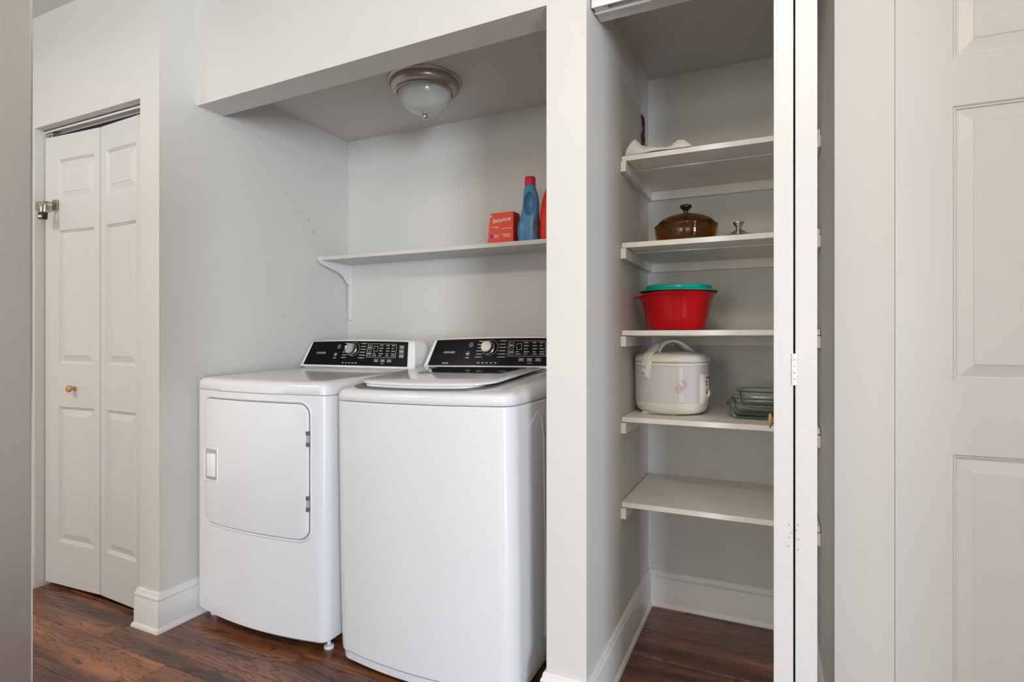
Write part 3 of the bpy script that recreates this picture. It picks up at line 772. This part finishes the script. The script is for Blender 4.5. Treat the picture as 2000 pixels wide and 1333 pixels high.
# lip below the front edge of the lid
bm = bmesh.new(); loft(bm, [zr(lid_plan(.236, .046, .30, .034, .08, i_), dz) for i_, dz in ((.004, -.002), (0, .001), (0, .004), (.004, .006))])
mkobj('lid_handle', bm, 'plastic_white', lid, smooth=40)
console(was, WH-.004, .562, 1.022, True)
mkobj('side_panel_seam', tube(bmesh.new(), [(WH+.0004, .12, .85), (WH+.0004, .20, .895), (WH+.0004, .235, .87), (WH+.0004, .25, .80), (WH+.0004, .25, .30), (WH+.0004, .24, .12)], .0016, 8), 'enamel_grey', was)
for fx in (-.28, .28):
    for fy in (.06, .62): mkobj('foot', lathe(bmesh.new(), [(.018, 0.0), (.018, .012), (.008, .014), (.008, .022)], 18), 'recess', was, smooth=40, loc=(fx, fy, .0))

# ---------------------------------------------------------------- laundry supplies on the shelf
ZSH = 1.5785
bx = empty('dryer_sheet_box', (-1.119, 2.283, ZSH), (0, 0, R(-2))); tag(bx, 'orange cardboard box with white lettering on the laundry shelf', 'box')
bm = hexa(bmesh.new(), [(-.069, 0, 0), (.066, 0, 0), (.070, .075, 0), (-.065, .075, 0), (-.059, .010, .142), (.062, .010, .142), (.062, .070, .142), (-.059, .070, .142)])
bmesh.ops.bevel(bm, geom=list(bm.edges), offset=.0015, segments=2, affect='EDGES')
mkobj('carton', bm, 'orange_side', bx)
bm = hexa(bmesh.new(), [(-.066, -.0008, .002), (.0635, -.0008, .002), (.0635, .0012, .002), (-.066, .0012, .002), (-.057, .0085, .139), (.0595, .0085, .139), (.0595, .0105, .139), (-.057, .0105, .139)])
mkobj('front_print', bm, 'orange', bx)
tl = R(90)-math.atan2(.0095, .14)
t = text_mesh('bounce', .031, 'whiteprint', bx, 'lettering', shear=.12, loc=(.003, .0048, .108), rot=(tl, R(-4), 0), bold=.0003)
bm = bmesh.new(); random.seed(5)
def fq(bm_, x0, x1, z0, z1):
    y_ = lambda z: -.0008+.0095*z/.14-.0004
    bm_.faces.new([bm_.verts.new(p_) for p_ in ((x0, y_(z0), z0), (x1, y_(z0), z0), (x1, y_(z1), z1), (x0, y_(z1), z1))])
for (x0, x1, z) in ((-.052, -.012, .077), (-.035, -.015, .072), (.0, .055, .067), (-.036, -.005, .040), (-.036, -.008, .034), (-.034, -.010, .028), (.005, .050, .040), (.012, .050, .034), (.020, .050, .028)):
    x = x0
    while x < x1: w_ = random.uniform(.002, .007); fq(bm, x, min(x+w_, x1), z, z+.0022); x += w_+.0012
fq(bm, -.056, -.050, .125, .133)
mkobj('small_print', bm, 'whiteprint', bx)['kind'] = 'stuff'
bm = bmesh.new(); fq(bm, -.052, -.040, .028, .042); mkobj('emblem', bm, 'navy', bx)

def bottle(name, prof, m, n=56, dent=None, sub=2):
    """prof: (z, cx, hw, hd)"""
    full = []
    for i in range(len(prof)-1):
        for k in range(sub):
            t = k/sub; full.append(tuple(prof[i][j]*(1-t)+prof[i+1][j]*t for j in range(4)))
    full.append(prof[-1])
    rings = []
    for z, cx_, hw, hd in full:
        ring = []
        for i in range(n):
            a = 2*PI*i/n; ca, sa = math.cos(a), math.sin(a)
            e = .82
            x = cx_+hw*math.copysign(abs(ca)**e, ca); y = hd*math.copysign(abs(sa)**e, sa)
            if dent:
                y = y + dent(x, z, y)
            ring.append((x, y, z))
        rings.append(ring)
    return loft(bmesh.new(), rings)
bb = empty('blue_bottle', (-.996, 2.325, ZSH), (0, 0, R(8))); tag(bb, 'blue plastic softener bottle with a crimson cap on the laundry shelf', 'bottle')
def dent(x, z, y):
    if y >= 0: return 0
    # oval grip hollow, tilted
    u_, v_ = (x-.008)/.025, (z-.172)/.052
    q = u_*u_+v_*v_
    return .034*(1-q)**.6 if q < 1 else 0
prof = [(0, -.002, .042, .030), (.004, -.002, .046, .033), (.03, -.003, .050, .036), (.06, -.003, .051, .037), (.085, -.001, .049, .036), (.105, .002, .045, .034), (.13, .005, .041, .032), (.16, .008, .038, .031), (.19, .009, .036, .030), (.215, .008, .033, .029), (.235, .006, .029, .027), (.248, .005, .026, .025), (.2575, .005, .023, .023), (.262, .005, .018, .018)]
mkobj('body', bottle('b', prof, 'blue', 72, dent, 6), 'blue', bb, smooth=50)
mkobj('cap', lathe(bmesh.new(), [(.0235, .258), (.0250, .259), (.0250, .262), (.0245, .292), (.0232, .2955), (.0215, .2965), (.0205, .2945), (.001, .2945)], 40, cx=.005), 'capred', bb, smooth=30)
bm = bmesh.new(); rows_ = []
for k in range(13):
    z = .012+.115*k/12; L_ = .5-.5*math.cos(2*PI*(k/12)); row_ = []
    for i in range(8):
        a = R(-62+ (50)*i/7) if True else 0
        lo = R(-18-44*(L_**.5)); a = lo+(R(6)-lo)*i/7
        ca, sa = math.cos(a), math.sin(a); hw = .0520-.0085*max(0, (z-.07)/.06); hd = .038
        row_.append((-.003+.006*max(0, (z-.07)/.06)+hw*abs(ca)**.82, -hd*abs(sa)**.82 if sa < 0 else hd*sa**.82, z))
    rows_.append(row_)
loft(bm, rows_, False, False, False); mkobj('label_print', bm, 'bluelabel', bb, smooth=60)
rb = empty('red_jug', (-.872, 2.343, ZSH)); tag(rb, 'bright red detergent jug cut off by the pillar on the laundry shelf', 'bottle')
prof = [(0, 0, .069, .050), (.005, 0, .073, .053), (.05, 0, .0745, .055), (.10, 0, .0735, .055), (.15, 0, .069, .052), (.19, .002, .063, .048), (.22, .004, .056, .043), (.245, .006, .046, .036), (.262, .008, .034, .029), (.27, .008, .026, .026), (.28, .008, .024, .024)]
mkobj('body', bottle('r', prof, 'redjug', 56, None, 3), 'redjug', rb, smooth=50)
mkobj('cap', lathe(bmesh.new(), [(.028, .272), (.0285, .276), (.0275, .315), (.025, .318), (.001, .318)], 36, cx=.008), 'navy', rb, smooth=30)

# ---------------------------------------------------------------- closet contents
# cloth on the top shelf
Z1, Z2, Z3, Z4 = ZS[0], ZS[1], ZS[2], ZS[3]
bm = bmesh.new(); NX, NY = 70, 26; gv = []
for j in range(NY+1):
    r_ = []
    for i in range(NX+1):
        s_, t_ = i/NX, j/NY
        x = -.478+.228*s_ + .006*math.sin(7*t_); y = 1.977+.11*t_-.010*s_+.006*math.sin(9*s_)
        edge = min(1, 9*min(s_, 1-s_), 7*t_ if True else 1, 7*(1-t_))**.5
        h_ = .012+.046*math.exp(-((s_-.08)/.12)**2)+.013*math.exp(-((s_-.28)/.12)**2)+.017*math.exp(-((s_-.82)/.09)**2)
        h_ += .010*noise.noise(Vector((s_*9, t_*6, 1.3)))+.006*noise.noise(Vector((s_*22, t_*9, 4.1)))
        h_ += .004*math.sin(20*t_+5*s_)
        z = Z1+.004+max(0.0, h_)*edge+.014*edge*math.exp(-((s_-.1)/.2)**2)*t_
        r_.append(bm.verts.new((x, y, z)))
    gv.append(r_)
for j in range(NY):
    for i in range(NX): bm.faces.new((gv[j][i], gv[j][i+1], gv[j+1][i+1], gv[j+1][i]))
cl = mkobj('folded_cloth', bm, 'cloth', None, smooth=180)
sm = cl.modifiers.new('solid', 'SOLIDIFY'); sm.thickness = .003; sm.offset = -1
tag(cl, 'crumpled white cloth lying on the highest closet shelf', 'cloth')
# casserole
ca = empty('casserole', (-.292, 2.165, Z2), (0, 0, R(4))); tag(ca, 'amber glass casserole dish with domed lid on the second highest closet shelf', 'casserole')
mkobj('dish', lathe(bmesh.new(), [(.088, 0), (.098, .006), (.105, .022), (.111, .05), (.1135, .074), (.1155, .077), (.1135, .080), (.108, .077), (.105, .05), (.098, .024), (.088, .010), (.001, .008)], 64, sy=.85), 'amber', ca, smooth=60)
mkobj('lid', lathe(bmesh.new(), [(.101, .077), (.1065, .080), (.104, .087), (.092, .101), (.068, .114), (.038, .121), (.001, .123), (.001, .119), (.037, .117), (.066, .110), (.089, .097), (.100, .083)], 64, sy=.85, cap=False), 'amber', ca, smooth=60)
mkobj('lid_knob', lathe(bmesh.new(), [(.010, .121), (.008, .130), (.010, .137), (.019, .145), (.0225, .150), (.021, .155), (.012, .159), (.001, .160)], 32), 'knobblack', ca, smooth=60)
# lid with steel knob
sl = empty('saucepan_lid', (-.108, 2.13, Z2)); tag(sl, 'glass pot lid with a steel knob beside the amber casserole', 'lid')
mkobj('glass', lathe(bmesh.new(), [(.086, .003), (.080, .010), (.055, .024), (.022, .034), (.001, .036), (.001, .033), (.022, .031), (.054, .021), (.078, .007), (.084, .001)], 56, cap=False), 'glass', sl, smooth=60)
mkobj('rim', lathe(bmesh.new(), [(.084, .0005), (.088, .001), (.089, .004), (.086, .006), (.083, .003)], 56), 'steel', sl, smooth=60)
mkobj('knob', lathe(bmesh.new(), [(.024, .033), (.025, .035), (.017, .040), (.0125, .043), (.0085, .048), (.009, .052), (.0165, .063), (.0185, .068), (.0185, .070), (.016, .0715), (.001, .0715)], 32), 'steel', sl, smooth=40)
# red bowl and teal lid
rbw = empty('mixing_bowl', (-.326, 2.165, Z3)); tag(rbw, 'large red plastic bowl under a teal lid on the middle closet shelf', 'bowl')
bm = bmesh.new(); rings = []; N = 80
for r0, z, lipf in ((.001, .002, 0), (.080, .002, 0), (.100, .002, 0), (.104, .006, 0), (.112, .045, 0), (.120, .085, 0), (.128, .118, .1), (.133, .130, .4), (.141, .134, 1), (.143, .138, 1), (.141, .141, 1), (.133, .141, .6), (.128, .137, .3), (.122, .11, .1), (.103, .012, 0), (.001, .008, 0)):
    ring = []
    for i in range(N):
        a = 2*PI*i/N
        da = math.atan2(math.sin(a-R(-160)), math.cos(a-R(-160)))
        lip = lipf*math.exp(-(da/.55)**2)
        rr = r0+.014*lip; zz_ = z-.014*lip
        ring.append((rr*math.cos(a), rr*math.sin(a), zz_))
    rings.append(ring)
loft(bm, rings)
mkobj('bowl', bm, 'red', rbw, smooth=50)
lidr = empty('bowl_lid', (-.318, 2.160, Z3+.1455), (0, R(0.6), 0)); tag(lidr, 'round teal plastic lid resting on the red bowl', 'lid')
mkobj('disc', lathe(bmesh.new(), [(.137, -.002), (.1405, -.001), (.141, .002), (.138, .005), (.122, .0065), (.120, .009), (.1195, .017), (.1165, .021), (.110, .022), (.001, .020), (.001, .016), (.108, .016), (.118, .004), (.130, .001)], 72, cap=False), 'teal', lidr, smooth=35)
# rice cooker
rc = empty('rice_cooker', (-.346, 2.180, Z4)); tag(rc, 'cream and grey rice cooker with pink floral print on the closet shelf', 'rice cooker')
mkobj('base', lathe(bmesh.new(), [(.100, .005), (.112, .006), (.124, .014), (.131, .028), (.1335, .042), (.1335, .046)], 72), 'cream', rc, smooth=50)
bm = bmesh.new(); box(bm, -.095, .03, -.085, .085, 0, .008, .003); mkobj('foot', bm, 'cream', rc)
mkobj('body', lathe(bmesh.new(), [(.1325, .0455), (.1345, .0475), (.1365, .178), (.1345, .180)], 72), 'lavender', rc, smooth=40)
mkobj('rim', lathe(bmesh.new(), [(.1345, .180), (.1372, .181), (.1375, .190), (.1360, .1915)], 72), 'cream', rc, smooth=40)
mkobj('lid', lathe(bmesh.new(), [(.1355, .1930), (.1372, .195), (.1365, .208), (.130, .217), (.115, .223), (.090, .227), (.050, .230), (.001, .231)], 72), 'cream', rc, smooth=60)
def pol(a, r_, z): return Vector((r_*math.cos(R(a)), r_*math.sin(R(a)), z))
def curved_patch(bm, a0, a1, z0, z1, r_, t=.003, bulge=0, n=8, nz=6, taper=0, rt=.004):
    rows_ = []
    for k in range(nz+1):
        z = z0+(z1-z0)*k/nz; q = 1-taper*(1-k/nz)
        am = (a0+a1)/2; row_ = []
        for i in range(n+1):
            a = am+(a1-a0)*q*(i/n-.5)
            e = min(1, 4*min(i/n, 1-i/n), 4*min(k/nz, 1-k/nz)+.2)
            row_.append(pol(a, r_+t*e, z))
        rows_.append(row_)
    loft(bm, rows_, False, False, False)
    # sides
    bk = [[pol(math.degrees(math.atan2(p_.y, p_.x)), r_-.001, p_.z) for p_ in rw] for rw in (rows_[0], rows_[-1])]
    loft(bm, [rows_[0], bk[0]], False, False, False); loft(bm, [rows_[-1], bk[1]], False, False, False)
    for idx in (0, -1):
        loft(bm, [[rw[idx] for rw in rows_], [pol(math.degrees(math.atan2(rw[idx].y, rw[idx].x)), r_-.001, rw[idx].z) for rw in rows_]], False, False, False)
    return bm
AL = -122
la_ = bmesh.new(); curved_patch(la_, AL-11, AL+11, .132, .196, .1370, .012, taper=.35)
mkobj('latch', la_, 'plastic_white', rc, smooth=60)
# latch arm rising over the lid into the arched carrying handle
dirv = Vector((math.cos(R(AL)), math.sin(R(AL)), 0)); side = Vector((-dirv.y, dirv.x, 0))
def sweep_rect(bm, path, wd, th):
    rings = []
    for i, (s_, z) in enumerate(path):
        a = path[max(i-1, 0)]; b = path[min(i+1, len(path)-1)]
        t = Vector((b[0]-a[0], 0, b[1]-a[1])).normalized(); nrm = Vector((-t.z, 0, t.x))
        w_ = wd[i] if isinstance(wd, list) else wd; h_ = th[i] if isinstance(th, list) else th
        ring = []
        for ca_ in range(12):
            aa = 2*PI*ca_/12; cu, su = math.cos(aa), math.sin(aa)
            ou = math.copysign(abs(cu)**.6, cu)*w_/2; ov = math.copysign(abs(su)**.6, su)*h_/2
            pos = dirv*(s_+nrm.x*ov)+Vector((0, 0, z+nrm.z*ov))+side*ou
            ring.append(pos)
        rings.append(ring)
    return loft(bm, rings)
arm = [(.140, .190), (.137, .205), (.128, .219), (.112, .229), (.098, .238), (.088, .248), (.080, .254)]
mkobj('latch_arm', sweep_rect(bmesh.new(), arm, [.040, .040, .040, .038, .034, .030, .026], [.008, .010, .012, .014, .016, .018, .012]), 'cream', rc, smooth=60)
hd_ = [(.082, .226), (.072, .243), (.055, .257), (.035, .266), (.010, .270), (-.018, .268), (-.045, .260), (-.070, .248), (-.095, .234), (-.112, .224)]
mkobj('handle', sweep_rect(bmesh.new(), hd_, [.034, .034, .032, .032, .032, .032, .034, .036, .040, .044], [.010, .012, .012, .011, .011, .011, .011, .012, .012, .010]), 'cream', rc, smooth=60)
pn = mkobj('switch_panel', curved_patch(bmesh.new(), -35, -8, .045, .150, .1358, .009), 'cream', rc, smooth=60)
bm = bmesh.new()
def pq(bm_, a0, a1, z0, z1, r_=.1462): bm_.faces.new([bm_.verts.new(pol(a, r_, z)) for a, z in ((a0, z0), (a1, z0), (a1, z1), (a0, z1))])
pq(bm, -27, -16, .137, .141)
for a in (-26, -17): pq(bm, a-1.3, a+1.3, .120, .128); pq(bm, a-2.5, a+2.5, .112, .1145)
pq(bm, -26, -22.5, .082, .088); pq(bm, -26.5, -22, .092, .0945)
mkobj('panel_print', bm, 'print', pn)['kind'] = 'stuff'
mkobj('switch_lever', curved_patch(bmesh.new(), -21, -14, .068, .092, .1445, .005), 'plastic_white', pn, smooth=60)
bm = bmesh.new(); r2 = .1500
for a0, a1, z0, z1 in ((AL-5, AL+4, .177, .179), (AL-5, AL+4, .172, .174), (AL-3, AL+1, .148, .155)): pq(bm, a0, a1, z0, z1, r2)
mkobj('latch_print', bm, 'scuff', rc)
# floral print: petals and leaves
fb, gb = bmesh.new(), bmesh.new(); random.seed(21)
def petal(bm_, a, z, L_, wd_, th):
    n_ = 8; pts = []
    for i in range(n_):
        t = 2*PI*i/n_; x, y_ = L_/2*math.cos(t), wd_/2*math.sin(t)
        X_, Z_ = x*math.cos(th)-y_*math.sin(th), x*math.sin(th)+y_*math.cos(th)
        pts.append(pol(a+math.degrees(X_/.136), .1369+.0002*random.random(), z+Z_))
    bm_.faces.new([bm_.verts.new(q_) for q_ in pts])
FA = -70
for cx_, cz_, rr, k in ((-0.9, .098, .010, 7), (4.5, .104, .006, 6), (8.6, .118, .006, 6), (6.6, .128, .004, 5), (9.5, .107, .004, 5), (-5, .105, .004, 4), (1.5, .112, .004, 4)):
    for i in range(k):
        t = 2*PI*i/k+cx_; petal(fb, FA+cx_+math.degrees(rr*math.cos(t)/.136), cz_+rr*math.sin(t), rr*.75, rr*.30, t)
    petal(fb, FA+cx_, cz_, rr*.5, rr*.5, 0)
for i in range(16):
    petal(gb, FA+random.uniform(-6, 11), .088+random.random()*.045, .005, .0016, random.uniform(0, PI))
mkobj('flower_print', fb, 'pink', rc)['kind'] = 'stuff'; mkobj('leaf_print', gb, 'green', rc)['kind'] = 'stuff'
mkobj('cooker_back_hinge', B(-.02, .02, .125, .150, .17, .205, .004), 'cream', rc, rot=(0, 0, R(AL+180-90)))

# stack of glass baking dishes
def dish(hx, hy, h, r, th=.004):
    def rr(ins, z, k=1.0):
        X, Y = hx*k-ins, hy*k-ins; q = max(r-ins, .006); pts = []
        for cx_, cy_, a0 in ((X-q, Y-q, 0), (-X+q, Y-q, 90), (-X+q, -Y+q, 180), (X-q, -Y+q, 270)):
            pts += [(cx_+q*math.cos(R(a0+90*i/6)), cy_+q*math.sin(R(a0+90*i/6)), z) for i in range(7)]
        return pts
    bm = bmesh.new()
    loft(bm, [rr(.022, 0), rr(.014, .003), rr(.008, h*.3), rr(.004, h*.85), rr(0, h*.92), rr(-.006, h*.94), rr(-.008, h*.97), rr(-.006, h), rr(.0, h), rr(.004+th, h*.94), rr(.008+th, h*.35), rr(.016+th, .0045+th*.3), rr(.024+th, .0045)])
    return bm
gs = [('large clear glass baking dish at the bottom of its stack', .132, .120, .052, 0, 0.0), ('clear glass baking dish nested as the middle one of its stack', .118, .105, .050, .022, 0.5), ('smallest clear glass baking dish on top of its stack', .100, .092, .050, .046, -1.0)]
for i, (lb_, hx, hy, hh, z, rt_) in enumerate(gs):
    o = mkobj('baking_dish', dish(hx, hy, hh, .035), 'glass', None, smooth=50, loc=(-.008, 2.195, Z4+.001+z), rot=(0, 0, R(rt_)))
    tag(o, lb_, 'dish', 'stacked glass baking dishes')

# ---------------------------------------------------------------- refrigerator at the left edge
FXf, FYf = -.955, .437
fr = empty('refrigerator', (FXf, FYf, 0)); tag(fr, 'stainless steel refrigerator cropped by the left edge of the picture', 'refrigerator')
mkobj('cabinet', B(-.74, -.055, -.905, -.004, .03, 1.76, .004), 'recess', fr)
fd = mkobj('door', B(-.050, 0, -.909, 0, .09, 1.30, .006, seg=4), 'stainless', fr, smooth=30)
fd2 = mkobj('door', B(-.050, 0, -.909, 0, .09, 1.765, .006, seg=4), 'stainless', fr, smooth=30)
bpy.data.objects.remove(fd)
mkobj('door_seal', B(-.056, -.049, -.90, -.006, .10, 1.75), 'dark', fr)
mkobj('toe_grille', B(-.10, -.03, -.90, -.01, .012, .085, .003), 'dark', fr)
mkobj('handle', tube(bmesh.new(), [(0, -.84, .75), (.045, -.84, .77), (.05, -.84, .80), (.05, -.84, 1.5), (.045, -.84, 1.53), (0, -.84, 1.55)], .011, 14), 'steel', fr, smooth=60)
for a in (-.68, -.12):
    for b_ in (-.84, -.06): mkobj('foot', lathe(bmesh.new(), [(.02, 0), (.02, .02), (.01, .022), (.01, .04)], 16), 'dark', fr, loc=(a, b_, 0))
